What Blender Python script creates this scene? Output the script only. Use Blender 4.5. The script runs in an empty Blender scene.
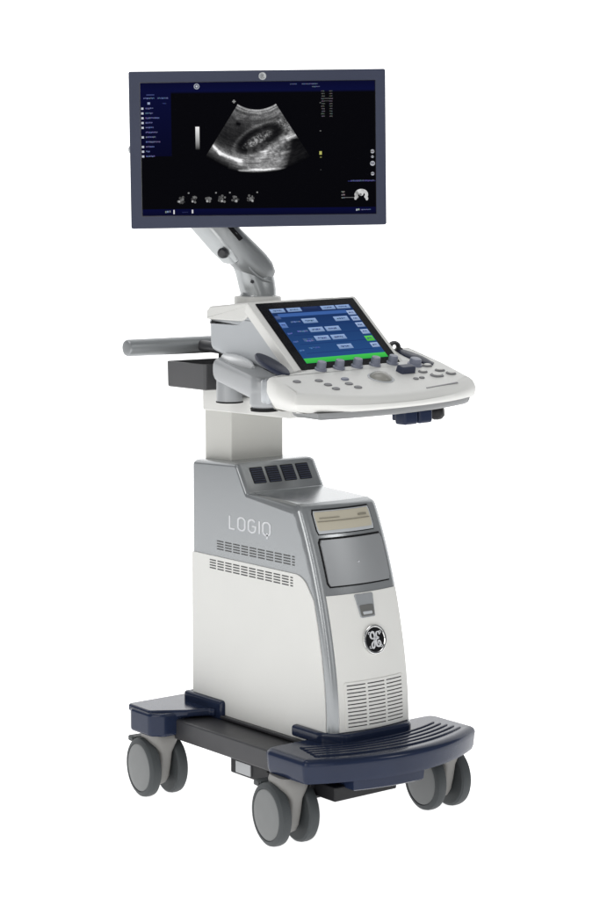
import bpy, bmesh, math, random
import numpy as np
from mathutils import Vector, Matrix
R = math.radians
random.seed(4)
rng = np.random.default_rng(7)
scene = bpy.context.scene
COL = scene.collection

# ------------------------------------------------------------------ materials
def srgb(r, g, b):
    f = lambda c: (c / 255) / 12.92 if c <= 10 else (((c / 255) + .055) / 1.055) ** 2.4
    return (f(r), f(g), f(b), 1)

def mat(name, col, rough=.45, metal=0, spec=.5, bump=.0, bscale=900, var=.03, coat=0):
    m = bpy.data.materials.new(name); m.use_nodes = True
    nt = m.node_tree; N = nt.nodes; L = nt.links
    b = N['Principled BSDF']
    b.inputs['Roughness'].default_value = rough
    b.inputs['Metallic'].default_value = metal
    b.inputs['Specular IOR Level'].default_value = spec
    b.inputs['Coat Weight'].default_value = coat
    b.inputs['Coat Roughness'].default_value = .12
    tc = N.new('ShaderNodeTexCoord')
    n1 = N.new('ShaderNodeTexNoise'); n1.inputs['Scale'].default_value = 9; n1.inputs['Detail'].default_value = 4
    L.new(tc.outputs['Object'], n1.inputs['Vector'])
    ramp = N.new('ShaderNodeValToRGB')
    lo = [max(0, c * (1 - var)) for c in col[:3]] + [1]; hi = [min(1, c * (1 + var)) for c in col[:3]] + [1]
    ramp.color_ramp.elements[0].color = lo; ramp.color_ramp.elements[0].position = .3
    ramp.color_ramp.elements[1].color = hi; ramp.color_ramp.elements[1].position = .7
    L.new(n1.outputs['Fac'], ramp.inputs['Fac']); L.new(ramp.outputs['Color'], b.inputs['Base Color'])
    n2 = N.new('ShaderNodeTexNoise'); n2.inputs['Scale'].default_value = 40
    L.new(tc.outputs['Object'], n2.inputs['Vector'])
    mr = N.new('ShaderNodeMapRange'); rv = .003 if metal else .05
    mr.inputs['To Min'].default_value = max(.03, rough - rv); mr.inputs['To Max'].default_value = min(1, rough + rv)
    L.new(n2.outputs['Fac'], mr.inputs['Value']); L.new(mr.outputs['Result'], b.inputs['Roughness'])
    if bump:
        n3 = N.new('ShaderNodeTexNoise'); n3.inputs['Scale'].default_value = bscale
        L.new(tc.outputs['Object'], n3.inputs['Vector'])
        bp = N.new('ShaderNodeBump'); bp.inputs['Strength'].default_value = bump; bp.inputs['Distance'].default_value = .0006
        L.new(n3.outputs['Fac'], bp.inputs['Height']); L.new(bp.outputs['Normal'], b.inputs['Normal'])
    return m

def mat_display(name, strength=1.0):
    m = bpy.data.materials.new(name); m.use_nodes = True
    nt = m.node_tree; b = nt.nodes['Principled BSDF']
    a = nt.nodes.new('ShaderNodeVertexColor'); a.layer_name = 'image'
    b.inputs['Base Color'].default_value = (.002, .002, .003, 1)
    b.inputs['Roughness'].default_value = .35; b.inputs['Specular IOR Level'].default_value = .0
    nt.links.new(a.outputs['Color'], b.inputs['Emission Color'])
    b.inputs['Emission Strength'].default_value = strength
    return m

M = dict(
    panel=mat('panel_white', (.72, .717, .69, 1), .42, bump=.15, var=.012),
    white=mat('white_plastic', (.73, .727, .70, 1), .42, bump=.15, var=.012),
    white2=mat('front_white_plastic', (.77, .765, .735, 1), .42, bump=.15, var=.012),
    column=mat('column_shaded_white', (.60, .595, .56, 1), .45, var=.015),  # white column, the shadow below the console put into a darker colour
    silver=mat('silver_paint', (.335, .348, .357, 1), .21, metal=.55, var=.006),
    silver2=mat('silver_trim', (.40, .415, .43, 1), .26, metal=.4, var=.02),
    greyplastic=mat('light_grey_plastic', (.50, .52, .54, 1), .40, bump=.1, var=.015),
    alu=mat('brushed_aluminium', (.33, .342, .35, 1), .40, metal=.65, var=.012),
    armmetal=mat('arm_silver', (.40, .415, .42, 1), .28, metal=.6, var=.01),
    chrome=mat('chrome', (.75, .75, .74, 1), .14, metal=1, var=.02),
    navy=mat('navy_plastic', (.015, .023, .053, 1), .14, spec=.28, bump=.1, var=.08),
    navy2=mat('navy_bezel', (.040, .047, .080, 1), .42, spec=.3, bump=.12, var=.04),
    dark=mat('dark_grey_metal', (.033, .033, .037, 1), .42, var=.08),
    armgrey=mat('support_grey', (.36, .37, .38, 1), .36, metal=.2, bump=.1, var=.015),
    bright=mat('highlight_silver', (.78, .79, .80, 1), .28, metal=.3, var=.01),
    armdark=mat('arm_dark_silver', (.27, .28, .285, 1), .36, metal=.55, var=.01),
    ventdark=mat('vent_shadow', (.085, .085, .085, 1), .6, spec=.2, var=.03),
    pad=mat('dark_navy_pad', (.013, .018, .040, 1), .42, spec=.25, var=.05),
    pocket=mat('pocket_grey', (.13, .13, .125, 1), .5, var=.05),
    bin=mat('charcoal_plastic', (.075, .075, .078, 1), .45, var=.05),
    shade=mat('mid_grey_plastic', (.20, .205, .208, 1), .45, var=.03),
    darker=mat('black_plastic', (.010, .010, .012, 1), .5, spec=.35, var=.1),
    gasket=mat('black_rubber', (.008, .008, .009, 1), .7, spec=.2, var=.1),
    glass=mat('black_glass', (.006, .006, .007, 1), .18, spec=.4, var=.0),
    tyre=mat('grey_rubber', (.055, .061, .064, 1), .55, spec=.35, var=.06),
    hub=mat('caster_disc_grey', (.172, .178, .178, 1), .5, var=.03),
    fork=mat('caster_fork_grey', (.22, .215, .205, 1), .5, var=.03),
    beige=mat('beige_drive', (.52, .48, .38, 1), .5, var=.03),
    beigedark=mat('dark_beige', (.25, .23, .18, 1), .6, var=.03),
    drawer=mat('drawer_grey', (.36, .37, .38, 1), .38, metal=.5, var=.03),
    knob=mat('lavender_grey_knob', (.21, .225, .29, 1), .4, var=.03),
    button=mat('grey_button', (.20, .20, .21, 1), .45, var=.03),
    ball=mat('trackball_grey', (.30, .295, .27, 1), .3, var=.03),
    label=mat('label_grey', (.42, .43, .44, 1), .5, var=.05),
    lettering=mat('pale_lettering', (.66, .67, .69, 1), .5, var=.0),
    display=mat_display('display_image', 1.0),
)

# ------------------------------------------------------------------ mesh helpers
def link(name, bm, m, parent=None, smooth=35, label=None, wn=True, recalc=True, tri=False):
    """links bm (vertices in machine space) as ONE mesh with its origin at the middle of its bounds"""
    if recalc:
        big = [f for f in bm.faces if len(f.verts) > 4] if tri else []
        if big: bmesh.ops.triangulate(bm, faces=big, ngon_method='EAR_CLIP')
        bmesh.ops.recalc_face_normals(bm, faces=bm.faces[:])
    lo = Vector((min(v.co[i] for v in bm.verts) for i in range(3))); hi = Vector((max(v.co[i] for v in bm.verts) for i in range(3)))
    c = (lo + hi) / 2
    for v in bm.verts: v.co -= c
    me = bpy.data.meshes.new(name); bm.to_mesh(me); bm.free()
    if m: me.materials.append(m)
    if smooth:
        for p in me.polygons: p.use_smooth = True
        me.set_sharp_from_angle(angle=R(smooth))
    o = bpy.data.objects.new(name, me); COL.objects.link(o)
    o['c'] = list(c)
    if parent is not None:
        o.parent = parent; pc = Vector(parent['c']) if 'c' in parent.keys() else Vector((0, 0, 0))
        o.location = c - pc
    else: o.location = c
    if smooth and wn:
        w = o.modifiers.new('wn', 'WEIGHTED_NORMAL'); w.keep_sharp = True
    if label: o['label'] = label
    return o

def xf(bm, f, verts=None):
    for v in (verts or bm.verts): v.co = Vector(f(v.co))

def box(bm, x0, x1, y0, y1, z0, z1, bev=0, seg=3, edges=None):
    vs = [bm.verts.new((x, y, z)) for x in (x0, x1) for y in (y0, y1) for z in (z0, z1)]
    idx = [(0, 1, 3, 2), (4, 6, 7, 5), (0, 4, 5, 1), (2, 3, 7, 6), (0, 2, 6, 4), (1, 5, 7, 3)]
    fs = [bm.faces.new([vs[i] for i in f]) for f in idx]
    if bev:
        es = list({e for f in fs for e in f.edges})
        if edges: es = [e for e in es if edges(e)]
        r = bmesh.ops.bevel(bm, geom=es, offset=bev, segments=seg, profile=.5, affect='EDGES')
    return bm

def fillet(poly, rad, n=6):
    """round the corners of a closed 2-D polygon; rad is one number or one per corner"""
    out = []; k = len(poly)
    for i in range(k):
        p = Vector(poly[i]); a = Vector(poly[i - 1]) - p; b = Vector(poly[(i + 1) % k]) - p
        r = rad[i] if isinstance(rad, (list, tuple)) else rad
        if r <= 0: out.append(tuple(p)); continue
        ang = a.angle(b)
        if ang > math.pi - .02: out.append(tuple(p)); continue
        d = min(r / math.tan(ang / 2), a.length * .48, b.length * .48); rr = d * math.tan(ang / 2)
        bis = (a.normalized() + b.normalized()).normalized(); c = p + bis * (rr / math.sin(ang / 2))
        s = p + a.normalized() * d - c; e = p + b.normalized() * d - c
        a0 = math.atan2(s.y, s.x); a1 = math.atan2(e.y, e.x)
        da = (a1 - a0 + math.pi) % (2 * math.pi) - math.pi
        for j in range(n + 1):
            t = a0 + da * j / n; out.append((c.x + rr * math.cos(t), c.y + rr * math.sin(t)))
    return out

def offset_poly(poly, d):
    """d is a number or one per vertex: inward offset of a ccw/cw polygon"""
    k = len(poly); area = sum(poly[i][0] * poly[(i + 1) % k][1] - poly[(i + 1) % k][0] * poly[i][1] for i in range(k))
    s = 1 if area > 0 else -1; out = []
    for i in range(k):
        p = Vector(poly[i]); a = (p - Vector(poly[i - 1])); b = (Vector(poly[(i + 1) % k]) - p)
        if a.length < 1e-9: a = b
        if b.length < 1e-9: b = a
        a.normalize(); b.normalize()
        na = Vector((-a.y, a.x)) * s; nb = Vector((-b.y, b.x)) * s
        n = na + nb; n = n / max(.35, n.length_squared / 2) if n.length > 1e-6 else na
        dd = d[i] if isinstance(d, (list, tuple)) else d
        out.append(tuple(p + n * dd))
    return out

def loft(bm, loops, cap=(True, True)):
    rows = [[bm.verts.new(p) for p in lp] for lp in loops]
    n = len(rows[0])
    for a, b in zip(rows, rows[1:]):
        for i in range(n):
            bm.faces.new((a[i], a[(i + 1) % n], b[(i + 1) % n], b[i]))
    if cap[0]: bm.faces.new(rows[0][::-1])
    if cap[1]: bm.faces.new(rows[-1])
    return bm

def prism(bm, poly, lo, hi, axis, r=0, n=4):
    """2-D polygon swept along axis from lo to hi with rounded rims. axis x: poly=(y,z); y: (x,z); z: (x,y)"""
    def p3(q, t): return {'x': (t, q[0], q[1]), 'y': (q[0], t, q[1]), 'z': (q[0], q[1], t)}[axis]
    loops = []
    if r:
        for j in range(n + 1):
            th = math.pi / 2 * j / n; loops.append([p3(q, lo + r * (1 - math.sin(th))) for q in offset_poly(poly, r * (1 - math.cos(th)))])
        loops = loops[::-1]
        for j in range(n + 1):
            th = math.pi / 2 * j / n; loops.append([p3(q, hi - r * (1 - math.sin(th))) for q in offset_poly(poly, r * (1 - math.cos(th)))])
    else:
        loops = [[p3(q, lo) for q in poly], [p3(q, hi) for q in poly]]
    return loft(bm, loops)

def frame_of(d):
    d = Vector(d).normalized(); u = d.cross(Vector((0, 0, 1)))
    if u.length < .01: u = d.cross(Vector((0, 1, 0)))
    u.normalize(); return u, d.cross(u).normalized()

def lathe(bm, origin, axis, prof, seg=32):
    """prof: (radius, distance along axis) pairs; radius 0 ends are closed by a tiny cap"""
    o = Vector(origin); d = Vector(axis).normalized(); u, v = frame_of(d)
    loops = [[tuple(o + d * h + (u * math.cos(2 * math.pi * k / seg) + v * math.sin(2 * math.pi * k / seg)) * max(r, 1e-5)) for k in range(seg)] for r, h in prof]
    return loft(bm, loops)

def tube(bm, pts, rad, seg=20, round_end=False):
    pts = [Vector(p) for p in pts]; loops = []
    t0 = (pts[1] - pts[0]).normalized(); u, v = frame_of(t0); n = len(pts)
    for i, p in enumerate(pts):
        t = (pts[min(i + 1, n - 1)] - pts[max(i - 1, 0)]).normalized()
        u = (u - t * u.dot(t)).normalized(); v = t.cross(u)
        r = rad[i] if isinstance(rad, (list, tuple)) else rad
        loops.append([tuple(p + (u * math.cos(2 * math.pi * k / seg) + v * math.sin(2 * math.pi * k / seg)) * r) for k in range(seg)])
    return loft(bm, loops)

def strokes(bm, lines, w, place, depth):
    """flat lettering from 2-D polylines; place(a,b,h) -> 3-D point on the surface at height h"""
    for ln in lines:
        pts = [Vector(p) for p in ln[0]]; closed = ln[1]
        n = len(pts); L_, R_ = [], []
        for i, p in enumerate(pts):
            if closed: a = pts[i - 1]; b = pts[(i + 1) % n]
            else: a = pts[max(i - 1, 0)]; b = pts[min(i + 1, n - 1)]
            d1 = (p - a).normalized() if (p - a).length > 1e-9 else (b - p).normalized()
            d2 = (b - p).normalized() if (b - p).length > 1e-9 else d1
            t = (d1 + d2).normalized() if (d1 + d2).length > 1e-6 else d1
            nn = Vector((-t.y, t.x)); k = 1 / max(.5, nn.dot(Vector((-d1.y, d1.x))))
            ww = (ln[2][i] if len(ln) > 2 else w) / 2
            L_.append(p + nn * ww * k); R_.append(p - nn * ww * k)
        m = n if closed else n - 1
        top = [(bm.verts.new(place(a.x, a.y, depth)), bm.verts.new(place(b.x, b.y, depth))) for a, b in zip(L_, R_)]
        bot = [(bm.verts.new(place(a.x, a.y, 0)), bm.verts.new(place(b.x, b.y, 0))) for a, b in zip(L_, R_)]
        for i in range(m):
            j = (i + 1) % n
            bm.faces.new((top[i][0], top[i][1], top[j][1], top[j][0]))
            bm.faces.new((top[i][0], top[j][0], bot[j][0], bot[i][0]))
            bm.faces.new((top[i][1], bot[i][1], bot[j][1], top[j][1]))
        if not closed:
            for i in (0, n - 1): bm.faces.new((top[i][0], bot[i][0], bot[i][1], top[i][1]))
    return bm

def arc(cx, cy, rx, ry, a0, a1, n=14):
    return [(cx + rx * math.cos(R(a0 + (a1 - a0) * i / n)), cy + ry * math.sin(R(a0 + (a1 - a0) * i / n))) for i in range(n + 1)]

# ------------------------------------------------------------------ the machine
root = bpy.data.objects.new('ultrasound_machine', None); COL.objects.link(root)
root.empty_display_size = .2
root['label'] = 'white and silver ultrasound machine on a navy base with casters, wide monitor on top'
root['category'] = 'ultrasound machine'
NB = bmesh.new

# ---- base -------------------------------------------------------------------
bm = NB(); box(bm, -.19, .19, -.22, .24, .128, .171, .004)
box(bm, -.117, .117, -.2, .2, .1735, .1805, .002)
base = link('base_frame', bm, M['dark'], root)

# rear cover: a wing over each rear caster, joined by a plate, and a collar around the foot of the cabinet
def wing(s):
    return [(s * x, y) for x, y in [(.15, .292), (.225, .292), (.243, .262), (.243, .192), (.222, .168), (.15, .168)]]
bm = NB()
for s in (-1, 1): prism(bm, fillet(wing(s), [.0, .02, .02, .02, .02, 0]), .137, .187, 'z', .007)
prism(bm, fillet([(-.235, .288), (.235, .288), (.238, .2), (.205, .178), (.17, .155), (.125, .135), (.125, .125), (-.125, .125), (-.125, .135), (-.17, .155), (-.205, .178), (-.238, .2)], .01, 3), .1755, .1915, 'z', .005)
for s in (-1, 1): box(bm, s * .1085 - .009, s * .1085 + .009, .105, .245, .168, .211, .0075)
box(bm, -.116, .116, .231, .247, .168, .2105, .006)
link('rear_cover', bm, M['navy'], root)

# footrest apron: curved in plan, ribbed on top, with a deeper middle lip
def ay(x): return -.384 + 1.22 * x * x
def apron_poly(xm, inset, yb):
    n = 28; xs = [-xm + 2 * xm * i / n for i in range(n + 1)]
    return [(x, ay(x) + inset) for x in xs] + [(xm, yb), (-xm, yb)]
P0 = apron_poly(.231, 0, -.182)
nP = len(P0); radii = [0] * nP; radii[0] = .035; radii[28] = .05; radii[29] = radii[30] = .025
P0 = [(x * .955 if x > 0 else x, y) for x, y in P0]
P0 = fillet(P0, radii, 6)
bm = NB()
lv = [(.141, .012), (.143, .006), (.152, .003), (.172, .001), (.180, .0), (.186, .003), (.1895, .0085), (.191, .016)]
loft(bm, [[(x, y, z) for x, y in offset_poly(P0, d)] for z, d in lv])
# middle lip
n = 16; xs = [-.135 + .165 * i / n for i in range(n + 1)]
lip = [(x, ay(x) + .010) for x in xs] + [(.03, -.25), (-.135, -.25)]
loft(bm, [[(x, y, z) for x, y in offset_poly(lip, d)] for z, d in [(.1215, .004), (.124, .001), (.146, 0)]])
# ribs
for k in range(5):
    ins = .030 + .0175 * k; n = 30; xm = .193 - .004 * k
    xs = [-xm + 2 * xm * i / n for i in range(n + 1)]
    xs = [x * .955 if x > 0 else x for x in xs]
    rib = [(x, ay(x) + ins) for x in xs] + [(x, ay(x) + ins + .0105) for x in xs[::-1]]
    loft(bm, [[(x, y, z) for x, y in offset_poly(rib, d)] for z, d in [(.1895, 0), (.193, .0008), (.1942, .0025)]])
# collar round the cabinet foot
prism(bm, fillet([(-.119, -.135), (-.119, -.225), (-.085, -.272), (.085, -.272), (.119, -.225), (.119, -.135)], [.004, .03, .03, .03, .03, .004]), .186, .2095, 'z', .006)
link('footrest', bm, M['navy'], root, smooth=40)

bm = NB(); box(bm, -.172, .10, -.262, .0, .091, .1275, .003); box(bm, -.16, -.0, -.325, -.258, .098, .1275, .003)
box(bm, -.176, -.10, -.135, -.125, .086, .12, .002)
pb = link('power_box', bm, M['darker'], root)
bm = NB(); box(bm, -.1755, -.1715, -.072, -.022, .0965, .121, .001); link('rating_label', bm, M['label'], pb)

# ---- casters ----------------------------------------------------------------
def make_caster():
    c = Vector((0, 0, 0))
    bm = NB()
    # housing: swivel stem widening into the fork between the twin wheels
    secs = [(.142, .032, .036, -.012), (.132, .034, .040, -.012), (.120, .030, .041, -.010), (.10, .0175, .040, -.009), (.07, .0165, .034, -.009), (.045, .016, .029, -.006), (.03, .014, .021, -.003), (.024, .009, .012, -.001)]
    loops = []
    for z, hx, hy, oy in secs:
        loops.append([(hx * math.copysign(abs(math.cos(t)) ** .6, math.cos(t)), oy + hy * math.copysign(abs(math.sin(t)) ** .6, math.sin(t)), z) for t in [2 * math.pi * k / 28 for k in range(28)]])
    loft(bm, loops)
    f = link('caster', bm, M['fork'], root)
    for s in (-1, 1):
        bm = NB()
        lathe(bm, (s * .0195, 0, .0635), (s, 0, 0), [(.03, 0), (.058, 0), (.0622, .003), (.0635, .008), (.0635, .016), (.0622, .021), (.058, .0245), (.0525, .0255), (.0512, .0235)], 48)
        link('tyre', bm, M['tyre'], f)
        bm = NB()
        lathe(bm, (s * .0195, 0, .0635), (s, 0, 0), [(.0508, .018), (.0508, .0238), (.049, .0252), (.03, .0268), (.0, .0272)], 48)
        link('wheel_disc', bm, M['hub'], f)
    bm = NB(); box(bm, -.034, .034, .040, .066, .1145, .1195, .002); box(bm, -.036, -.02, .045, .066, .108, .119, .002)
    link('brake_pedal', bm, M['tyre'], f)
    return f
cast = make_caster(); lz = cast.location.z
spots = [(-.201, -.222, -8), (-.201, .225, -7), (.203, -.222, -6), (.203, .225, -9)]
for i, (x, y, a) in enumerate(spots):
    if i == 0: o = cast
    else:
        o = cast.copy(); COL.objects.link(o); o.parent = root
        for ch in list(cast.children):
            d = ch.copy(); COL.objects.link(d); d.parent = o
    off = Vector(cast['c']); off.z = 0
    rot = Matrix.Rotation(R(a), 3, 'Z')
    o.location = Vector((x, y, lz)) + rot @ off; o.rotation_euler = (0, 0, R(a))

# ---- cabinet ----------------------------------------------------------------
zs = np.array([.165, .206, .306, .40, .45, .498, .55, .588, .62, .643]); ys = np.array([-.249, -.2515, -.2445, -.2285, -.2165, -.2025, -.1855, -.1705, -.156, -.1455])
cf = np.polyfit(zs, ys, 4)
def yf(z): return float(np.polyval(cf, z))
BULGE = .011
def F(x, z): return yf(z) - BULGE * max(0, 1 - (x / .092) ** 2)
W = .105
front = [(yf(z), z) for z in np.linspace(.165, .640, 26)]
prof = [(.227, .165), (.227, .7155), (.066, .7215), (.030, .6625), (-.124, .6565)] + [(yf(.6565 - .004), .651)] + front[::-1]
rad = [0, .011, .014, .004, .010, .014] + [0] * len(front)
prof_f = fillet(prof, rad, 4)
def isfront(p): return p[0] < -.13 or p[1] < .66 and p[0] < -.11
bm = NB()
st = []
for j in range(7):
    th = math.pi / 2 * j / 6; st.append((math.sin(th), math.cos(th)))
loops = []
RX = .019
def ring(x, k):
    ins = [(.020 if isfront(p) else .009) * k for p in prof_f]
    b = BULGE * max(0, 1 - (x / .092) ** 2)
    out = []
    for p, q in zip(prof_f, offset_poly(prof_f, ins)):
        out.append((x, q[0] - (b if isfront(p) else 0), q[1]))
    return out
for s, c in st: loops.append(ring(-W + RX * (1 - c), 1 - s) if False else ring(-W + RX * (1 - c), 1 - s))
for x in np.linspace(-W + RX, W - RX, 11)[1:-1]: loops.append(ring(x, 0))
for s, c in st[::-1]: loops.append(ring(W - RX * (1 - c), 1 - s))
loft(bm, loops)
cab = link('cabinet', bm, M['silver'], root, smooth=30, tri=True)

# white lower side panels
sp = [(.2235, .1725), (.2235, .5175), (-.158, .5165)]
sp += [(yf(z) + .019, z) for z in (.47, .42, .36, .30, .24, .1725)]
sp_f = fillet(sp, [.002, .004, .05, 0, 0, 0, 0, 0, .002], 8)
for s in (-1, 1):
    bm = NB(); prism(bm, sp_f, min(s * .1035, s * .1075), max(s * .1035, s * .1075), 'x', .0012, 2)
    link('side_panel', bm, M['panel'], cab)

def slit(bm, x, y0, y1, z0, z1, skew=0):
    vs = [bm.verts.new((x, a, b)) for a, b in ((y0, z0), (y1, z0), (y1, z1), (y0, z1))]
    bm.faces.new(vs)
def side_vents(zt, zb, xoff, ya, yb, cols):
    for s in (-1, 1):
        bm = NB(); rows = 4
        for c in range(cols + 1):
            full = c < cols
            wcol = (ya - yb) / (cols + .45)
            y0 = ya - c * wcol; y1 = y0 - (wcol * .80 if full else wcol * .3)
            for r_ in range(rows):
                z1 = zt - (zt - zb) * r_ / rows; z0 = z1 - (zt - zb) / rows * .46
                x = s * xoff
                box(bm, min(x, x - s * .002), max(x, x - s * .002), y1, y0, z0, z1)
        link('side_vent', bm, M['ventdark'], cab, smooth=0)
side_vents(.5515, .529, .1053, .135, -.134, 9)
side_vents(.5090, .4865, .1078, .158, -.131, 10)

# side lettering
def letters(h):
    w = h * .62; out = []; x = 0
    out.append(([(x, h), (x, 0), (x + w * .72, 0)], False)); x += w * .72 + h * .27
    rr = lambda x0, ww: fillet([(x0, 0), (x0 + ww, 0), (x0 + ww, h), (x0, h)], ww * .46, 5)
    out.append((rr(x, w * .95), True)); x += w * .95 + h * .30
    g = fillet([(x, 0), (x + w * .95, 0), (x + w * .95, h), (x, h)], w * .44, 5)
    gx = w * .95
    g = arc(x + gx / 2, h - gx / 2, gx / 2, gx / 2, 30, 180, 8) + arc(x + gx / 2, gx / 2, gx / 2, gx / 2, 180, 360, 10) + [(x + gx, h * .50), (x + gx * .52, h * .50)]
    out.append((g, False)); x += gx + h * .33
    out.append(([(x, 0), (x, h)], False)); x += h * .30
    out.append((rr(x, w * .95), True)); out.append(([(x + w * .56, h * .20), (x + w * .56, -h * .26)], False))
    return out, x + w * .95
hL = .0265; ls, tot = letters(hL); span = .1385; kx = span / tot
for s in (-1, 1):
    bm = NB()
    pl = (lambda a, b, h: (-.1048 - h, .0895 - a * kx, .5825 + b)) if s < 0 else (lambda a, b, h: (.1048 + h, -.0489 + a * kx, .5825 + b))
    strokes(bm, ls, .0031, pl, .0009)
    link('lettering', bm, M['lettering'], cab, smooth=0)

def patch(bm, x0, x1, z0, z1, off, depth=.004, nx=8, nz=10, r=0, fn=F):
    """a panel that follows the curved front, off in front of it, with a rounded outline"""
    if r:
        pts = fillet([(x0, z0), (x1, z0), (x1, z1), (x0, z1)], r, 5)
    else: pts = [(x0, z0), (x1, z0), (x1, z1), (x0, z1)]
    rows = []
    for j in range(nz + 1):
        t = j / nz; z = z0 + (z1 - z0) * t
        ins = 0
        if r:
            d = min(z - z0, z1 - z)
            if d < r: ins = r - math.sqrt(max(0, r * r - (r - d) ** 2))
        rows.append([(x0 + ins + (x1 - x0 - 2 * ins) * i / nx, z) for i in range(nx + 1)])
    A = [[bm.verts.new((x, fn(x, z) - off, z)) for x, z in row] for row in rows]
    for j in range(nz):
        for i in range(nx): bm.faces.new((A[j][i], A[j][i + 1], A[j + 1][i + 1], A[j + 1][i]))
    rim = A[0][:] + [A[j][nx] for j in range(1, nz + 1)] + A[nz][-2::-1] + [A[j][0] for j in range(nz - 1, 0, -1)]
    B = [bm.verts.new(v.co + Vector((0, depth, 0))) for v in rim]
    for i in range(len(rim)):
        k = (i + 1) % len(rim); bm.faces.new((rim[i], B[i], B[k], rim[k]))
    return bm
bm = NB(); patch(bm, -.0885, .0935, .211, .4795, .0015, .006, 14, 22); fpan = link('front_panel', bm, M['white2'], cab)
# vent grille on the front panel: dark recess behind white slats
bm = NB(); patch(bm, -.0725, .0745, .2165, .3065, .0019, .003, 10, 8); vb = link('front_vent', bm, M['darker'], cab)
bm = NB(); rows = 12; pz = .09 / rows
for k in range(rows + 1):
    z = .2165 + pz * k; patch(bm, -.0735, .0755, z - pz * .34, z + pz * .34, .0036, .003, 10, 1)
for x in (-.0735, -.024, .0255, .0755): patch(bm, x - .0022, x + .0022, .2155, .3075, .0038, .003, 1, 8)
link('slat', bm, M['white2'], vb, smooth=30)
# upper trim around the bays, a thin proud lip
bm = NB(); patch(bm, -.0795, .0690, .5965, .6455, .0012, .004, 8, 6, .003); bay = link('drive_bay', bm, M['gasket'], cab)
bm = NB(); patch(bm, -.0775, .0670, .5985, .6425, .0022, .004, 8, 6, .002); link('recess', bm, M['greyplastic'], bay)
bm = NB(); patch(bm, -.0755, .0625, .6050, .6405, .0040, .004, 8, 6, .002); link('drive', bm, M['beige'], bay)
bm = NB(); patch(bm, -.0735, .0595, .6215, .6228, .0056, .002, 8, 1); patch(bm, -.068, -.02, .628, .6292, .0056, .002, 4, 1); patch(bm, .03, .052, .6275, .631, .0062, .002, 4, 1)
link('tray_seam', bm, M['beigedark'], bay)  # darker beige lines and button on the drive face
bm = NB(); patch(bm, -.0820, .0830, .4945, .5905, .0012, .004, 10, 12, .005); dr = link('drawer', bm, M['gasket'], cab)
bm = NB(); patch(bm, -.0790, .0800, .4980, .5870, .0042, .005, 10, 12, .003); link('drawer_front', bm, M['drawer'], dr)
bm = NB(); lathe(bm, (0, F(0, .54) - .0040, .54), (0, -1, -.3), [(.0022, 0), (.0022, .001), (.0, .0014)], 12); link('lock_pin', bm, M['silver2'], dr)
# latch below the drawer
bm = NB()
la = [(-.0265, .4775), (.0215, .4775), (.0185, .431), (-.0185, .431)]
def follow(poly, offs):
    loops = [[(x, F(x, z) - o_, z) for x, z in offset_poly(poly, i_)] for o_, i_ in offs]
    return loops
loft(bm, follow(fillet(la, .003), [(-.002, 0), (.0032, 0), (.004, .001)])); lat = link('latch', bm, M['silver2'], cab)
bm = NB(); loft(bm, follow(fillet([(-.0185, .4560), (.0165, .4560), (.0160, .4345), (-.0165, .4345)], .003), [(.003, 0), (.0047, 0)])); link('latch_pocket', bm, M['pocket'], lat)
bm = NB(); loft(bm, follow(fillet([(-.0135, .4440), (.0115, .4440), (.0110, .4370), (-.012, .4370)], .002), [(.004, 0), (.006, .001)])); link('latch_lip', bm, M['greyplastic'], lat)

# round badge
ez = .3855; ex = .0085
e0 = Vector((ex, F(ex, ez) - .0015, ez)); en = Vector((0, -1, -(yf(ez + .01) - yf(ez - .01)) / .02 * -1)).normalized(); en = Vector((.02, -1, (yf(ez - .01) - yf(ez + .01)) / .02 * -1)).normalized()
tz = Vector((0, yf(ez + .01) - yf(ez - .01), .02)).normalized(); tx = tz.cross(en).normalized() * 1
if tx.x < 0: tx = -tx
en = tx.cross(tz).normalized()
if en.y > 0: en = -en
bm = NB(); lathe(bm, e0, en, [(.0305, -.002), (.0305, .002), (.0295, .0036), (.0275, .0042), (.0255, .0036), (.0245, .002)], 48); bad = link('emblem', bm, M['chrome'], cab)
bm = NB(); lathe(bm, e0, en, [(.0248, 0), (.0248, .0022), (0, .0024)], 48); link('emblem_face', bm, M['glass'], bad)
def spline(P, n=6):
    out = []
    for i in range(len(P) - 1):
        p0, p1, p2, p3 = P[max(i - 1, 0)], P[i], P[i + 1], P[min(i + 2, len(P) - 1)]
        for k in range(n):
            t = k / n
            out.append(tuple(.5 * (2 * b + (c - a) * t + (2 * a - 5 * b + 4 * c - d) * t * t + (3 * b - a - 3 * c + d) * t ** 3) for a, b, c, d in zip(p0, p1, p2, p3)))
    return out + [P[-1]]
def badge_strokes(r):
    S = []
    # two flowing script initials, each ending in a loop at the foot
    left = [(-.06, .26), (-.16, .10), (-.34, .10), (-.48, .28), (-.42, .54), (-.22, .64), (-.08, .48), (-.05, .18), (-.08, -.18), (-.16, -.52), (-.30, -.66), (-.42, -.54), (-.38, -.32), (-.22, -.14), (.02, .02)]
    right = [(.50, .36), (.46, .56), (.28, .62), (.14, .46), (.16, .24), (.32, .12), (.14, .04), (.06, -.20), (.12, -.50), (.32, -.60), (.50, -.44), (.50, -.22), (.36, -.14), (.27, -.28), (.34, -.40)]
    for P in (left, right):
        q = spline([(a * r, b * r) for a, b in P], 6); m = len(q) - 1
        S.append((q, False, [r * (.075 + .075 * math.sin(math.pi * i / m) + .03 * math.sin(i * .45)) for i in range(m + 1)]))
    for a in (45, 135, 225, 315):                       # four little curls between ring and letters
        c = arc(.80 * math.cos(R(a)), .80 * math.sin(R(a)), .10, .10, a - 110, a + 110, 8)
        S.append(([(x * r, y * r) for x, y in c], False, [.045 * r] * len(c)))
    return S
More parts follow.
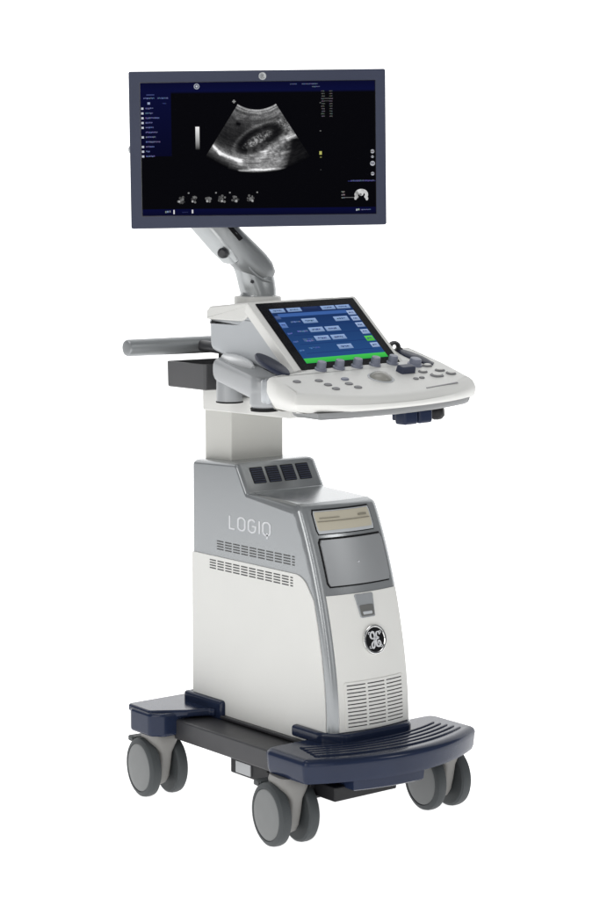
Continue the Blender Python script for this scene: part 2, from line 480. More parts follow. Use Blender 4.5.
bm = NB(); strokes(bm, badge_strokes(.0245), .003, lambda a, b, h: tuple(e0 + tx * a + tz * b + en * (.0018 + h)), .0022); link('monogram', bm, M['lettering'], bad, smooth=0)

# grilles on the slope behind the hood
A0 = Vector((0, .066, .7215)); A1 = Vector((0, .030, .6625)); sd = (A1 - A0).normalized(); sn = Vector((0, sd.z, -sd.y)); sn = sn if sn.y < 0 else -sn
for k in range(4):
    xc = -.0615 + k * .0405; bm = NB()
    def slope(x, t, h): return tuple(A0 + sd * t + sn * h + Vector((x, 0, 0)))
    q = fillet([(xc - .0165, .013), (xc + .0165, .013), (xc + .0165, .050), (xc - .0165, .050)], .002, 3)
    loft(bm, [[slope(x, t, h) for x, t in q] for h in (-.002, .0006)]); g = link('rear_grille', bm, M['darker'], cab)
    bm = NB()
    for i in range(7):
        t = .0165 + i * .005
        q = [(xc - .0145, t), (xc + .0145, t), (xc + .0145, t + .0022), (xc - .0145, t + .0022)]
        loft(bm, [[slope(x, tt, h) for x, tt in q] for h in (0, .0016)])
    link('slat', bm, M['navy2'], g, smooth=0)

# ---- column -----------------------------------------------------------------
bm = NB(); prism(bm, fillet([(-.07, .132), (.07, .132), (.07, .226), (-.07, .226)], .004), .70, .825, 'z')
col = link('column', bm, M['column'], root)
cap_p = [(.232, .8185), (.232, .905), (.19, .905), (.17, .866), (.12, .857), (-.065, .857), (-.072, .85), (-.072, .8225)]
bm = NB(); prism(bm, fillet(cap_p, .004, 3), -.0715, .0715, 'x', .003)
link('column_cap', bm, M['white'], col)
bm = NB(); box(bm, -.055, .055, .14, .20, .86, .965, .006); link('column_core', bm, M['darker'], col)

# ---- articulated support under the console ----------------------------------
ROLL = R(1.3)
def tilt(p):
    x, y, z = p; dz = z - .9
    return (x * math.cos(ROLL) - dz * math.sin(ROLL), y, .9 + x * math.sin(ROLL) + dz * math.cos(ROLL))
def pose(bm): xf(bm, tilt); return bm
def arm_side(s):
    bm = NB()
    A = Vector((s * .104, .090, 0)); B = Vector((s * .146, -.084, 0))
    lathe(bm, (A.x, A.y, .8475), (0, 0, 1), [(.026, 0), (.0275, .002), (.0275, .06), (.027, .075)], 32)
    lathe(bm, (B.x, B.y, .846), (0, 0, 1), [(.019, 0), (.0255, .004), (.0295, .014), (.0305, .045)], 32)
    n = 26; loops = []
    d = (B - A).normalized(); nr = Vector((-d.y, d.x, 0)); Lg = (B - A).length
    capsule = [A + (nr * math.cos(t) - d * math.sin(t)) * .0345 for t in np.linspace(0, math.pi, n)] + [B + (-nr * math.cos(t) + d * math.sin(t)) * .031 for t in np.linspace(0, math.pi, n)]
    def zt(p): t = (p - A).dot(d) / Lg; return .9365 - .020 * max(-.2, min(1.2, t))
    def zb(p): t = (p - A).dot(d) / Lg; return .893 - .020 * max(-.2, min(1.2, t))
    cen = (A + B) / 2
    def lp(fz, k): return [tuple(Vector((p.x, p.y, fz(p))) + (Vector((cen.x, cen.y, 0)) - Vector((p.x, p.y, 0))).normalized() * k) for p in capsule]
    loft(bm, [lp(lambda p: zb(p) - .003, .018), lp(lambda p: zb(p) - .001, .011), lp(lambda p: zb(p) + .003, .0055), lp(lambda p: zb(p) + .009, .0015), lp(lambda p: zb(p) + .017, 0), lp(lambda p: zt(p) - .020, 0), lp(lambda p: zt(p) - .013, .001), lp(lambda p: zt(p) - .007, .0040), lp(lambda p: zt(p) - .0025, .009), lp(lambda p: zt(p) - .0005, .015), lp(lambda p: zt(p), .020)])
    o = link('support_arm', bm, M['armgrey'], root, smooth=60)
    bm = NB(); lathe(bm, (A.x, A.y, .8455), (0, 0, 1), [(.024, 0), (.0285, .001), (.0285, .0035), (.024, .0045)], 32)
    link('gasket', bm, M['gasket'], o); bm = NB()
    lathe(bm, (B.x, B.y, .843), (0, 0, 1), [(.02, 0), (.0275, .001), (.0285, .007), (.02, .008)], 32)
    link('gasket', bm, M['gasket'], o)
    # cover on the upper rim, its white highlight put into a brighter colour
    bm = NB(); pts = [A + Vector((s * -.004, .012, .9375)), A.lerp(B, .3) + Vector((0, 0, .9325)), A.lerp(B, .62) + Vector((-s * .006, 0, .9255))]
    tube(bm, [pts[0] - Vector((0, -.012, .004)), pts[0], pts[0].lerp(pts[1], .5), pts[1], pts[1].lerp(pts[2], .6), pts[2]], [.006, .0165, .0185, .0175, .013, .004], 20)
    for v in bm.verts: v.co.z = .934 + (v.co.z - .934) * .75 if v.co.z > .934 else v.co.z
    link('arm_cover', bm, M['bright'], o)
    return o
for s in (-1, 1): arm_side(s)

# ---- console ----------------------------------------------------------------
def tz_(y): return .888 + (y + .33) * .3
n = 24; xm = .238
def cy(x): return -.348 + .95 * x * x
outl = [(x, cy(x)) for x in np.linspace(-xm, xm, n + 1)] + [(.240, -.2), (.226, -.095), (-.118, -.095), (-.122, -.165), (-.222, -.184), (-.234, -.232)]
rr = [0] * len(outl); rr[0] = rr[n] = .04; rr[n + 1] = .06; rr[-1] = .03; rr[-2] = .012; rr[n + 2] = rr[n + 3] = .015; rr[n + 4] = .01
outl = fillet(outl, rr, 7)
def lay(d, zf, end=0):
    dd = [d + end * (max(0, min(1, (-.13 - x) / .10)) + .08 * max(0, min(1, (x - .14) / .10))) for x, y in outl]
    return [(x, y, zf(y)) for (x, y) in offset_poly(outl, dd)]
def mixz(a): return lambda y: .860 + (tz_(y) - .860) * a
bm = NB()
loft(bm, [lay(.010, lambda y: .8610, .030), lay(.005, lambda y: .8618, .026), lay(.002, lambda y: .8655, .016), lay(.0008, mixz(.35), .007), lay(.0008, mixz(.55), .001), lay(.003, lambda y: tz_(y) - .012), lay(.007, lambda y: tz_(y) - .0055), lay(.013, lambda y: tz_(y) - .0015), lay(.021, tz_)])
pose(bm); con = link('console', bm, M['white'], root, smooth=50, tri=True)
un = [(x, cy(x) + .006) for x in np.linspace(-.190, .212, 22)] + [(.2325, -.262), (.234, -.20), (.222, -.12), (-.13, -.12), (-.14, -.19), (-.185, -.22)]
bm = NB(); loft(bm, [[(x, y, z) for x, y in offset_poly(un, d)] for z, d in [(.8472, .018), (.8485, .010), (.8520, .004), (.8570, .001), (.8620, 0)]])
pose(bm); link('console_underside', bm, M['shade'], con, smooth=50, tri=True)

T = Vector((0, 1, .3)).normalized(); Nn = Vector((0, -.3, 1)).normalized()
def on_top(x, y, h=0): return Vector((x, y, tz_(y))) + Nn * h
def plan_shape(poly, offs):     # poly in (x, along-slope) about a point
    return poly
def button(name, x, y, rx, ry, h, m, sq=1.0, rot=0, base=-.001, dome=.3):
    bm = NB(); loops = []
    o = on_top(x, y)
    for k, hh in [(1.0, base), (1.0, h * .6), (.94, h * .9), (.8, h), (.02, h + dome * min(rx, ry) * .2)]:
        lp = []
        for i in range(24):
            t = 2 * math.pi * i / 24
            a = rx * k * math.copysign(abs(math.cos(t)) ** sq, math.cos(t)); b = ry * k * math.copysign(abs(math.sin(t)) ** sq, math.sin(t))
            a, b = a * math.cos(rot) - b * math.sin(rot), a * math.sin(rot) + b * math.cos(rot)
            lp.append(tuple(o + Vector((1, 0, 0)) * a + T * b + Nn * hh))
        loops.append(lp)
    loft(bm, loops); pose(bm)
    return link(name, bm, m, con)
for x in (-.0835, -.037, .010, .057, .1035):                       # rotary knobs in front of the touch panel
    bm = NB(); o = on_top(x, -.186)
    lathe(bm, o, Nn, [(.0125, -.001), (.0125, .003), (.0098, .0045), (.0095, .015), (.0085, .0175), (.0, .018)], 24); pose(bm)
    link('knob', bm, M['knob'], con)
for x, y in [(-.1806, -.2328), (-.130, -.2376), (-.1256, -.2599), (-.1234, -.2815), (-.0766, -.2644), (-.0704, -.2844)]:
    button('button', x, y, .0085, .0062, .0022, M['button'], .8)
button('button', -.068, -.2419, .0085, .006, .003, M['knob'], .8)
bm = NB(); lathe(bm, on_top(.0173, -.2506), Nn, [(.027, -.001), (.027, .0012), (.0255, .002), (.0235, .0015), (.022, .0005)], 32); pose(bm); tb = link('trackball_ring', bm, M['greyplastic'], con)
bm = NB(); lathe(bm, on_top(.0173, -.2506), Nn, [(.0228, -.001)] + [(.0228 * math.cos(R(a)), .0125 * math.sin(R(a))) for a in (10, 25, 40, 55, 70, 82, 89)], 32); pose(bm); link('trackball', bm, M['ball'], con)
bm = NB()
o = on_top(.0983, -.2333)
bx = [(-.019, -.010), (.019, -.010), (.019, .012), (-.019, .012)]
loft(bm, [[tuple(o + Vector((a, 0, 0)) + T * b + Nn * h) for a, b in offset_poly(fillet(bx, .004), d)] for h, d in [(-.001, 0), (.011, .001), (.0135, .0035)]]); pose(bm)
link('paddle_switch', bm, M['navy2'], con)
bm = NB(); lathe(bm, on_top(.1489, -.2033), Nn, [(.0155, -.001), (.0155, .003), (.0125, .004), (.012, .012), (.0105, .0145), (0, .0148)], 28); pose(bm); link('knob', bm, M['knob'], con)
for x, y, rx, ry in [(.1373, -.2408, .0105, .007), (.0918, -.2709, .006, .0045), (.1096, -.2689, .006, .0045), (.1546, -.2639, .0155, .0105), (.1958, -.2607, .0115, .0085), (.1832, -.2413, .012, .007), (.192, -.2003, .010, .007), (.1735, -.2136, .012, .007)]:
    b = button('button', x, y, rx, ry, .0026, M['button'], .8)
    if rx > .01:
        bm = NB(); oo = on_top(x, y)
        loops = []
        for k, hh in [(.70, .0030), (.70, .0042), (.55, .0046), (.02, .0047)]:
            loops.append([tuple(oo + Vector((rx * k * math.cos(2 * math.pi * i / 20), 0, 0)) + T * (ry * k * math.sin(2 * math.pi * i / 20)) + Nn * hh) for i in range(20)])
        loft(bm, loops); pose(bm); link('button_top', bm, M['white'], con)
# model-name strip on the right of the wrist rest
bm = NB()
a = on_top(.078, -.318); b = on_top(.172, -.306)
dirv = (b - a).normalized(); sv = dirv.cross(Nn).normalized()
vs = [tuple(p + sv * w + Nn * h) for h in (-.001, .0008) for p, w in ((a, .0016), (b, .0016), (b, -.0016), (a, -.0016))]
loft(bm, [vs[:4], vs[4:]]); pose(bm); link('trim_strip', bm, M['button'], con)
# navy hand pads either side of the touch panel
for s in (-1, 1):
    bm = NB(); cx, cyy, ln = (-.168, -.140, .062) if s < 0 else (.182, -.166, .050)
    loops = []
    for k, hh in [(.96, -.006), (1.0, -.001), (.95, .0025), (.75, .0042), (.02, .0048)]:
        lp = []
        for i in range(28):
            t = 2 * math.pi * i / 28; lp.append(tuple(on_top(cx, cyy) + Vector((.019 * k * math.cos(t) + s * -.006 * math.sin(t), 0, 0)) + T * (ln * k * math.sin(t)) + Nn * hh))
        loops.append(lp)
    loft(bm, loops); pose(bm); link('hand_pad', bm, M['pad'], con)
# hinge discs where the support joins the tray
for s in (-1, 1):
    ax = Vector((-s * .78, -.62, 0)); bm = NB(); lathe(bm, Vector((s * .176, -.132, .892)), ax, [(.020, -.012), (.0235, -.009), (.0235, -.003), (.0255, -.002), (.0255, .004), (.0235, .005), (.0225, .03)], 32); pose(bm)
    link('hinge', bm, M['greyplastic'], con)
# probe holders below the right side and a cable hook
bm = NB()
for x in (.042, .0805):
    prism(bm, fillet([(x - .0185, -.314), (x + .0180, -.314), (x + .0180, -.282), (x - .0185, -.282)], .006), .8215, .8495, 'z', .005)
box(bm, .027, .094, -.300, -.270, .828, .85, .003)
pose(bm); link('probe_holder', bm, M['navy'], con)
bm = NB(); lathe(bm, (.150, -.268, .836), (.5, -.6, .1), [(.0, -.016), (.011, -.015), (.0165, -.008), (.0175, 0), (.0165, .008), (.011, .014), (.0, .0155)], 24); pose(bm); hk = link('cable_hook', bm, M['darker'], con)
# small ring with a clip behind the right side of the tray
bm = NB(); c0 = Vector((.165, -.120, .9615)); 
ring_ = [c0 + Vector((.0088 * math.cos(t), -.003 * math.cos(t), .0088 * math.sin(t))) for t in np.linspace(0, 2 * math.pi, 25)[:-1]]
loops = []
for i, p in enumerate(ring_):
    t = 2 * math.pi * i / 24; rad_ = (p - c0).normalized(); ax = Vector((.3, .95, 0)).normalized()
    loops.append([tuple(p + rad_ * .0042 * math.cos(a) + ax * .009 * math.sin(a)) for a in np.linspace(0, 2 * math.pi, 11)[:-1]])
loops.append(loops[0]); loft(bm, loops, (False, False)); bmesh.ops.remove_doubles(bm, verts=bm.verts[:], dist=1e-6)
tube(bm, [c0 + Vector((.009, .0, -.003)), c0 + Vector((.014, -.003, -.006)), c0 + Vector((.020, -.006, -.012))], [.005, .0055, .004], 10)
link('probe_ring', bm, M['dark'], con)

# ---- touch panel and its housing --------------------------------------------
pc = Vector((.001, -.1085, .9930)); pu = Vector((0, .146, .124)).normalized(); pn = Vector((0, -.124, .146)).normalized(); px = Vector((1, 0, 0))
def tp(a, b, h=0): return tuple(pc + px * a + pu * b + pn * h)
pw, ph = .2555, .199
bm = NB()
sl = fillet([(-pw / 2 - .0165, -ph / 2 - .013), (pw / 2 + .012, -ph / 2 - .013), (pw / 2 + .012, ph / 2 + .008), (-pw / 2 - .0165, ph / 2 + .008)], .006)
loft(bm, [[tp(a, b, h) for a, b in offset_poly(sl, d)] for h, d in [(-.022, .002), (-.004, 0), (-.0015, .0008), (0, .003)]]); pose(bm)
tpo = link('touch_panel', bm, M['white'], root)
bm = NB(); loft(bm, [[tp(a, b, h) for a, b in fillet([(-pw / 2, -ph / 2), (pw / 2, -ph / 2), (pw / 2, ph / 2), (-pw / 2, ph / 2)], .002, 3)] for h in (-.002, .0012)]); pose(bm)
link('glass', bm, M['glass'], tpo)

class Img:
    """one flat mesh of coloured quads: what a display shows"""
    def __init__(s, fn): s.v = []; s.f = []; s.c = []; s.fn = fn
    def quad(s, pts, cols, h):
        i = len(s.v)
        for p in pts: s.v.append(s.fn(p[0], p[1], h))
        if not isinstance(cols, list): cols = [cols] * len(pts)
        s.f.append(tuple(range(i, i + len(pts)))); s.c += [tuple(c[:3]) + (1,) for c in cols]
    def rect(s, x0, y0, x1, y1, col, h=.0004, col2=None):
        s.quad([(x0, y0), (x0, y1), (x1, y1), (x1, y0)], col if col2 is None else [col, col2, col2, col], h)
    def text(s, x, y, w, hgt, col, h=.0006):       # illegible small print: uneven dashes
        t = x
        while t < x + w:
            d = random.uniform(.55, 1.3) * hgt * .8; d = min(d, x + w - t)
            yy = y + random.uniform(-.1, .1) * hgt
            s.rect(t, yy, t + d * .75, yy + hgt * random.uniform(.6, 1), tuple(c * random.uniform(.5, 1) for c in col[:3]), h); t += d
    def build(s, name, parent):
        me = bpy.data.meshes.new(name); v = np.array(s.v); c = (v.min(0) + v.max(0)) / 2
        me.from_pydata([tuple(p - c) for p in v], [], s.f)
        at = me.color_attributes.new('image', 'FLOAT_COLOR', 'POINT')
        for i, col in enumerate(s.c): at.data[i].color = col
        me.materials.append(M['display'])
        o = bpy.data.objects.new(name, me); COL.objects.link(o); o['c'] = [float(k) for k in c]
        o.parent = parent; o.location = Vector(o['c']) - Vector(parent['c']); return o

su0, su1, sv0, sv1 = .088, .920, .090, .888
def tpi(u, v, h):
    a = -pw / 2 + pw * (su0 + (su1 - su0) * u); b = ph / 2 - ph * (sv0 + (sv1 - sv0) * v)
    return tilt(tp(a, b, .0014 + h))
im = Img(tpi)
c = srgb
im.rect(0, 0, 1, 1, c(24, 46, 90), 0, c(40, 78, 132))
im.rect(.06, .10, .90, .16, c(60, 96, 160), .0001); im.rect(.0, .0, .92, .085, c(30, 46, 86), .0001)
for yy in (.335, .50, .665, .83): im.rect(.08, yy - .004, .90, yy + .004, c(26, 50, 104), .0001)
def tab(u, v, w=.175, h=.085, col=(132, 158, 200), dash=True):
    im.rect(u - w / 2, v - h / 2, u + w / 2, v + h / 2, c(*[min(255, k + 14) for k in col]), .0002, c(*[int(k * .9) for k in col]))
    if dash: im.text(u - w * .3, v - h * .16, w * .6, h * .34, c(60, 80, 130), .0003)
for u in (.091, .292, .71, .896): tab(u, .040, .17, .07)
tab(.5, .036, .17, .07, (28, 44, 84), False)
for u, v in [(.382, .255), (.774, .255), (.388, .421), (.588, .423), (.386, .578), (.585, .580), (.582, .756)]: tab(u, v)
for v in (.158, .269, .39, .519, .77): tab(.945, v, .095, .085, (150, 172, 210))
tab(.94, .648, .10, .095, (80, 190, 70))
tab(.045, .305, .075, .10, (92, 124, 184)); tab(.04, .165, .06, .06, (70, 92, 140), False)
for v in (.45, .60, .76): im.text(.02, v, .06, .03, c(110, 130, 180)); im.text(.15, v - .03, .13, .028, c(90, 116, 172))
for v in (.25, .43, .60): im.text(.15, v, .12, .028, c(110, 136, 190))
im.rect(0, .915, 1, 1, c(70, 196, 84), .0002, c(52, 170, 66))
im.build('screen', tpo)

# housing behind the panel: grey cheeks, white lid
bm = NB()
hp = [(.165, .955), (.165, 1.022), (.055, 1.022), (.040, 1.032), (-.030, 1.032), (-.175, .912), (-.165, .898), (.02, .93), (.12, .945)]
prism(bm, fillet(hp, [.02, .004, .004, .004, .01, .006, .006, .01, .02], 5), -.101, .101, 'x', .012); pose(bm)
hou = link('display_housing', bm, M['greyplastic'], root)
bm = NB()
lid = [(.168, 1.0185), (.168, 1.036), (.155, 1.046), (-.002, 1.060), (-.012, 1.054), (.034, 1.0225), (.046, 1.0185)]
prism(bm, fillet(lid, [.003, .006, .010, .004, .003, .006, .003], 4), -.104, .104, 'x', .004); pose(bm)
link('housing_lid', bm, M['white'], hou)

# ---- handle and rear bin ----------------------------------------------------
bm = NB(); pth = [(-.2545, .25, .957), (-.253, .25, .957), (-.249, .25, .957), (-.1, .25, .957), (.1, .25, .957), (.249, .25, .957), (.253, .25, .957), (.2545, .25, .957)]
tube(bm, pth, [.008, .0155, .0178, .0182, .0182, .0178, .0155, .008], 28)
han = link('handle', bm, M['alu'], root)
for s in (-1, 1):
    bm = NB(); tube(bm, [(s * .07, .25, .957), (s * .07, .21, .955), (s * .07, .15, .953)], .012, 16)
    link('handle_bracket', bm, M['dark'], han)
bm = NB()
bo = fillet([(-.112, .165), (.112, .165), (.112, .306), (-.112, .306)], .006)
loft(bm, [[(x, y, z) for x, y in offset_poly(bo, d)] for z, d in [(.866, .004), (.8675, .001), (.8695, 0), (.9205, -.001), (.9215, .001), (.9205, .003), (.873, .005)]])
link('rear_bin', bm, M['bin'], root)

# ---- monitor arm ------------------------------------------------------------
bm = NB(); lathe(bm, (0, .13, 1.042), (0, 0, 1), [(.05, 0), (.05, .018), (.0485, .0205), (.046, .0215), (0, .0218)], 40); ma = link('monitor_arm', bm, M['white'], root)
bm = NB(); lathe(bm, (0, .13, 1.062), (0, 0, 1), [(.0380, -.003), (.0380, .0035), (.0355, .0045), (.0355, .006), (.0367, .0065), (.0367, .0085), (.034, .0095)], 40); link('swivel_base', bm, M['armmetal'], ma)
# cast yoke and straight beam, both flat-sided; the beam leans back behind the monitor
def X(px, py): return ((px - 257.5) * .00265, 1.063 + (296 - py) * .00210)
def lean(bm):
    def f(p):
        t = max(0, -.075 - p.x) * .62; return (p.x + .72 * t, p.y + t, p.z + .05 * t)
    xf(bm, f); return bm
def beam(bm, path, wid, dep, sq=.75, shift=0.0, front=0.0):
    P = [Vector((X(*p)[0], .13, X(*p)[1])) for p in path]; loops = []
    for i, p in enumerate(P):
        t = (P[min(i + 1, len(P) - 1)] - P[max(0, i - 1)]).normalized(); v = Vector((0, 1, 0)); u = t.cross(v).normalized()
        if u.x < 0: u = -u
        c = p + u * shift - v * front
        loops.append([tuple(c + u * wid[i] * math.copysign(abs(math.cos(a)) ** sq, math.cos(a)) + v * dep[i] * math.copysign(abs(math.sin(a)) ** sq, math.sin(a))) for a in np.linspace(0, 2 * math.pi, 41)[:-1]])
    return loft(bm, loops)
path = [(264, 281.5), (262, 277), (258, 271), (252, 264.5), (245.5, 258), (239, 251.5), (228, 240.5), (217.5, 228.5), (207, 216.5), (202, 210.5)]
bm = NB(); beam(bm, path, [.016, .026, .0305, .0325, .0330, .0330, .0330, .0325, .032, .028], [.014, .024, .0285, .0300, .0300, .0295, .0290, .028, .028, .024], .75, 0, .0065); lean(bm)
link('arm_beam', bm, M['armdark'], ma, smooth=50)
# cuff the beam sits in: round at the swivel, drawn out to the left towards the tension knob
yp = [(258, 297), (258, 291), (256.8, 284), (255, 276.5), (252, 269), (247, 262), (240, 256), (232, 251.5)]
bm = NB(); beam(bm, yp, [.0362, .0366, .0385, .0395, .0385, .0330, .0240, .014], [.0362, .0362, .0345, .0320, .0300, .0280, .0245, .016], .85)
link('arm_yoke', bm, M['armmetal'], ma, smooth=50)
# bright lower rail along the beam
rp = [(240, 254.5), (237, 251), (228, 240.5), (217.5, 228.5), (207, 216.5), (202, 210.5)]
bm = NB(); beam(bm, rp, [.006, .012, .0145, .0150, .015, .012], [.014, .0275, .0305, .0300, .030, .026], .6, -.0215); lean(bm)
link('arm_shell', bm, M['armmetal'], ma, smooth=50)
st_ = [X(*p) for p in [(217, 226), (220.5, 224), (233, 238), (229.5, 240.5)]]
bm = NB(); prism(bm, fillet(st_, .002, 3), .0925, .112, 'y', .0008, 2); lean(bm); link('cable_slot', bm, M['gasket'], ma)
# raised rim line round the nose of the beam
rim = [(238, 262), (242, 269), (247.5, 275), (254, 279.5), (261, 281.5)]
bm = NB(); tube(bm, [Vector((X(*p)[0], .1010 - .0022 * i, X(*p)[1])) for i, p in enumerate(rim)], [.0012, .0022, .0026, .0024, .0012], 10); link('rim_line', bm, M['alu'], ma)
kx, kz = X(220.5, 252.5)
bm = NB(); lathe(bm, (kx, .120, kz), (-.74, -.67, .05), [(.0, -.014), (.0105, -.014), (.011, .003), (.0095, .006), (.006, .0085), (0, .0085)], 24); link('tension_knob', bm, M['dark'], ma)
bm = NB(); lathe(bm, (X(243.5, 281)[0], .0985, X(243.5, 281)[1]), (-.3, -.95, 0), [(.0035, -.004), (.0035, .0012), (0, .0015)], 16); link('screw', bm, M['dark'], ma)

# ---- monitor ----------------------------------------------------------------
mc = Vector((-.0740, .0288, 1.3673)); yaw, til, ro = -.6634, .028, .0116
mr = Vector((math.cos(yaw), math.sin(yaw), 0)); n0 = Vector((math.sin(yaw), -math.cos(yaw), 0)); mu = Vector((0, 0, 1)) * math.cos(til) - n0 * math.sin(til)
mr, mu = mr * math.cos(ro) + mu * math.sin(ro), mu * math.cos(ro) - mr * math.sin(ro)
mn = mr.cross(mu).normalized()
if mn.dot(n0) < 0: mn = -mn
def mp(a, b, h=0): return tuple(mc + mr * a + mu * b + mn * h)
sw, sh = .476, .268
ol = fillet([(-sw / 2 - .0235, -sh / 2 - .0255), (sw / 2 + .0215, -sh / 2 - .0225), (sw / 2 + .0215, sh / 2 + .0235), (-sw / 2 - .0235, sh / 2 + .0235)], .0035, 4)
bm = NB(); loft(bm, [[mp(a, b, h) for a, b in offset_poly(ol, d)] for h, d in [(-.055, .09), (-.050, .07), (-.036, .022), (-.031, .006), (-.0285, .001), (-.026, 0), (-.002, 0), (-.0005, .0006), (.0006, .002)]])
mon = link('monitor', bm, M['navy2'], root, smooth=40)
bm = NB(); iw, ih = sw / 2 + .001, sh / 2 + .001
loft(bm, [[mp(a, b, h) for a, b in [(-iw, -ih), (iw, -ih), (iw, ih), (-iw, ih)]] for h in (-.003, .0011)]); link('screen_glass', bm, M['glass'], mon)
bm = NB(); e = Vector(mp(.0105, sh / 2 + .0115, .0004)); lathe(bm, e, mn, [(.0078, 0), (.0078, .0009), (.0068, .0013), (.0062, .0009), (0, .0009)], 28); eb = link('monitor_emblem', bm, M['silver2'], mon)
bm = NB(); strokes(bm, badge_strokes(.0058)[:2], .001, lambda a, b, h: tuple(e + mr * a + mu * b + mn * (.0009 + h)), .0004); link('monogram', bm, M['chrome'], eb, smooth=0)
# knuckle joining the arm to the back of the monitor, and a side grip on the left rear
bm = NB(); kb = Vector(mp(-.02, -.02, -.055)); ke = Vector((-.118, .176, 1.245))
tube(bm, [ke, ke.lerp(kb, .35) + Vector((.006, .012, .02)), ke.lerp(kb, .7) + Vector((.006, .01, .025)), kb], [.026, .025, .027, .034], 24); link('monitor_bracket', bm, M['armmetal'], ma)
bm = NB(); lathe(bm, mp(-sw / 2 - .0235, .002, -.022), tuple(-mr), [(.0075, -.002), (.007, .003), (.004, .0045), (0, .005)], 20); link('side_stud', bm, M['silver2'], mon)

# what the monitor shows; x,y below are in units of the picture area measured left->right, top->down
def mi(x, y, h):      # screen pixels of a 235 x 133 picture
    return mp(-sw / 2 + sw * x / 235.0, sh / 2 - sh * y / 132.6, .0013 + h)
im = Img(mi)
K = lambda v: (v, v, v)
BL = c(5, 8, 46)
im.rect(0, 0, 235, 132.6, (.0006, .0006, .0008), 0)
im.rect(0, 0, 235, 8.5, c(4, 6, 42), .0001, c(6, 10, 52)); im.rect(0, 8.5, 235, 11, c(6, 10, 52), .0001, (.0006, .0006, .0008)); im.rect(0, 126, 235, 132.6, c(4, 7, 50), .0001, c(3, 5, 34))
im.rect(0, 8, 30.5, 73, c(6, 9, 50), .0002, c(2, 3, 32))
im.rect(6, 11.5, 14, 12.3, c(70, 80, 130)); im.text(3, 14.6, 11, 1.5, c(110, 120, 160)); im.text(17, 14.6, 11, 1.5, c(96, 106, 150))
im.rect(7, 19.2, 9.6, 21.4, c(150, 160, 190)); im.text(22, 20, 4, 1.2, c(60, 70, 120))
for k in range(11):
    y = 24.6 + k * 4.76; w = [8, 7.5, 14, 7, 8, 12, 10, 14.5, 8.5, 4, 9][k]
    if k not in (5, 7): im.rect(.6, y - .2, 2.9, y + 1.9, c(190, 195, 205))
    im.text(4.8, y, w, 1.6, c(108, 116, 160))
def disc(x, y, r, col, h=.0005, n=14, sx=1): im.quad([(x + r * sx * math.cos(2 * math.pi * i / n), y - r * math.sin(2 * math.pi * i / n)) for i in range(n)], col, h)
disc(56.5, 4.0, 2.9, c(160, 165, 175)); disc(56.5, 4.0, 2.0, c(60, 66, 90), .0007); disc(56.5, 4.0, 1.1, c(190, 195, 200), .0009)
im.rect(54.6, 44, 58.6, 67, K(.85), .0004, K(.004))
im.text(150, 2.2, 7, 1.1, c(100, 108, 140)); im.text(162, 2.2, 16, 1.1, c(110, 118, 150)); im.text(172, 5, 8, 1, c(110, 118, 150))
for k in range(11):
    im.text(181 + (k % 3) * .3, 9.5 + k * 2.5, 3.4, 1.2, c(104, 104, 104)); im.text(189.3, 9.5 + k * 2.5, 3.2, 1.2, c(96, 96, 96))
im.rect(184.5, 17, 193, 17.6, c(90, 90, 90)); im.rect(184.5, 19.5, 191, 20, c(80, 80, 80))
im.rect(178.7, 69.8, 181.2, 73.2, c(176, 176, 96)); im.rect(179.2, 75.2, 181, 76.2, c(120, 120, 70)); im.rect(179.3, 49, 180.8, 50, c(100, 100, 100)); im.rect(179.5, 21, 180.8, 22, c(90, 90, 90)); im.rect(179.4, 88, 180.6, 88.6, c(70, 70, 70))
for y, hh in ((68.5, 4), (74.5, 2.6), (80, 5), (91, 3.6)): disc(232, y + hh / 2, hh / 2, c(170, 172, 178)); im.text(230, y + hh * .3, 4, hh * .4, c(90, 90, 96), .0008)
im.rect(207, 99.5, 235, 100.3, c(40, 44, 90), .0003); im.text(210, 98.9, 24, 1.6, c(92, 94, 140))
for k in range(3): im.text(200.5, 110 + k * 3, 3.6, 1.4, c(140, 140, 140))
im.rect(204, 116, 213, 116.6, c(110, 110, 110)); im.text(215, 127.6, 3.5, 2, c(210, 210, 220)); im.text(220, 128.2, 10, 1, c(120, 125, 160))
for a0 in range(-30, 211, 8):                                              # body marker: an open ring of bright petals
    a = R(a0); q = K(.25 + .55 * random.random())
    disc(220.5 + 5.2 * math.cos(a), 113.6 - 4.6 * math.sin(a) * .9, 1.7, q, .0004 + .00002 * (a0 % 5), 8)
disc(220.3, 112.2, 2.6, K(.6), .0007); disc(219.6, 113.4, 1.3, K(.22), .0008); disc(226, 117.5, 2, K(.55), .0007, 10, .7); disc(214.6, 117, 1.9, K(.5), .0007, 10, .7)
im.text(23, 127.6, 6, 3, c(150, 152, 168)); im.rect(31.2, 126.8, 32.4, 131, c(220, 220, 225)); im.rect(49.6, 126.8, 51.2, 130.4, c(200, 200, 206)); im.text(40, 129, 6, .8, c(60, 66, 110))
for k, x in enumerate((39.5, 52, 66, 80, 93.5, 109)):                      # thumbnails of body marks
    for j in range(16):
        aa = random.uniform(0, 2 * math.pi); rr_ = random.uniform(0, 4)
        disc(x + rr_ * math.cos(aa) * 1.0, 116.5 + rr_ * math.sin(aa) * .95, random.uniform(.8, 1.6), K(random.choice((.03, .06, .10, .15))), .0004 + .00002 * j, 7)
    disc(x - 2.2 + k * .8, 118.5, 1.1, K(.38), .0008, 8)
for x in (46, 73.5, 87.5, 115): im.rect(x, 109.4, x + 1.6, 110.8, c(130, 130, 130))
im.rect(93, 17.6, 94.3, 21, c(140, 140, 140)); im.rect(91.9, 18.8, 95.5, 19.9, c(140, 140, 140))
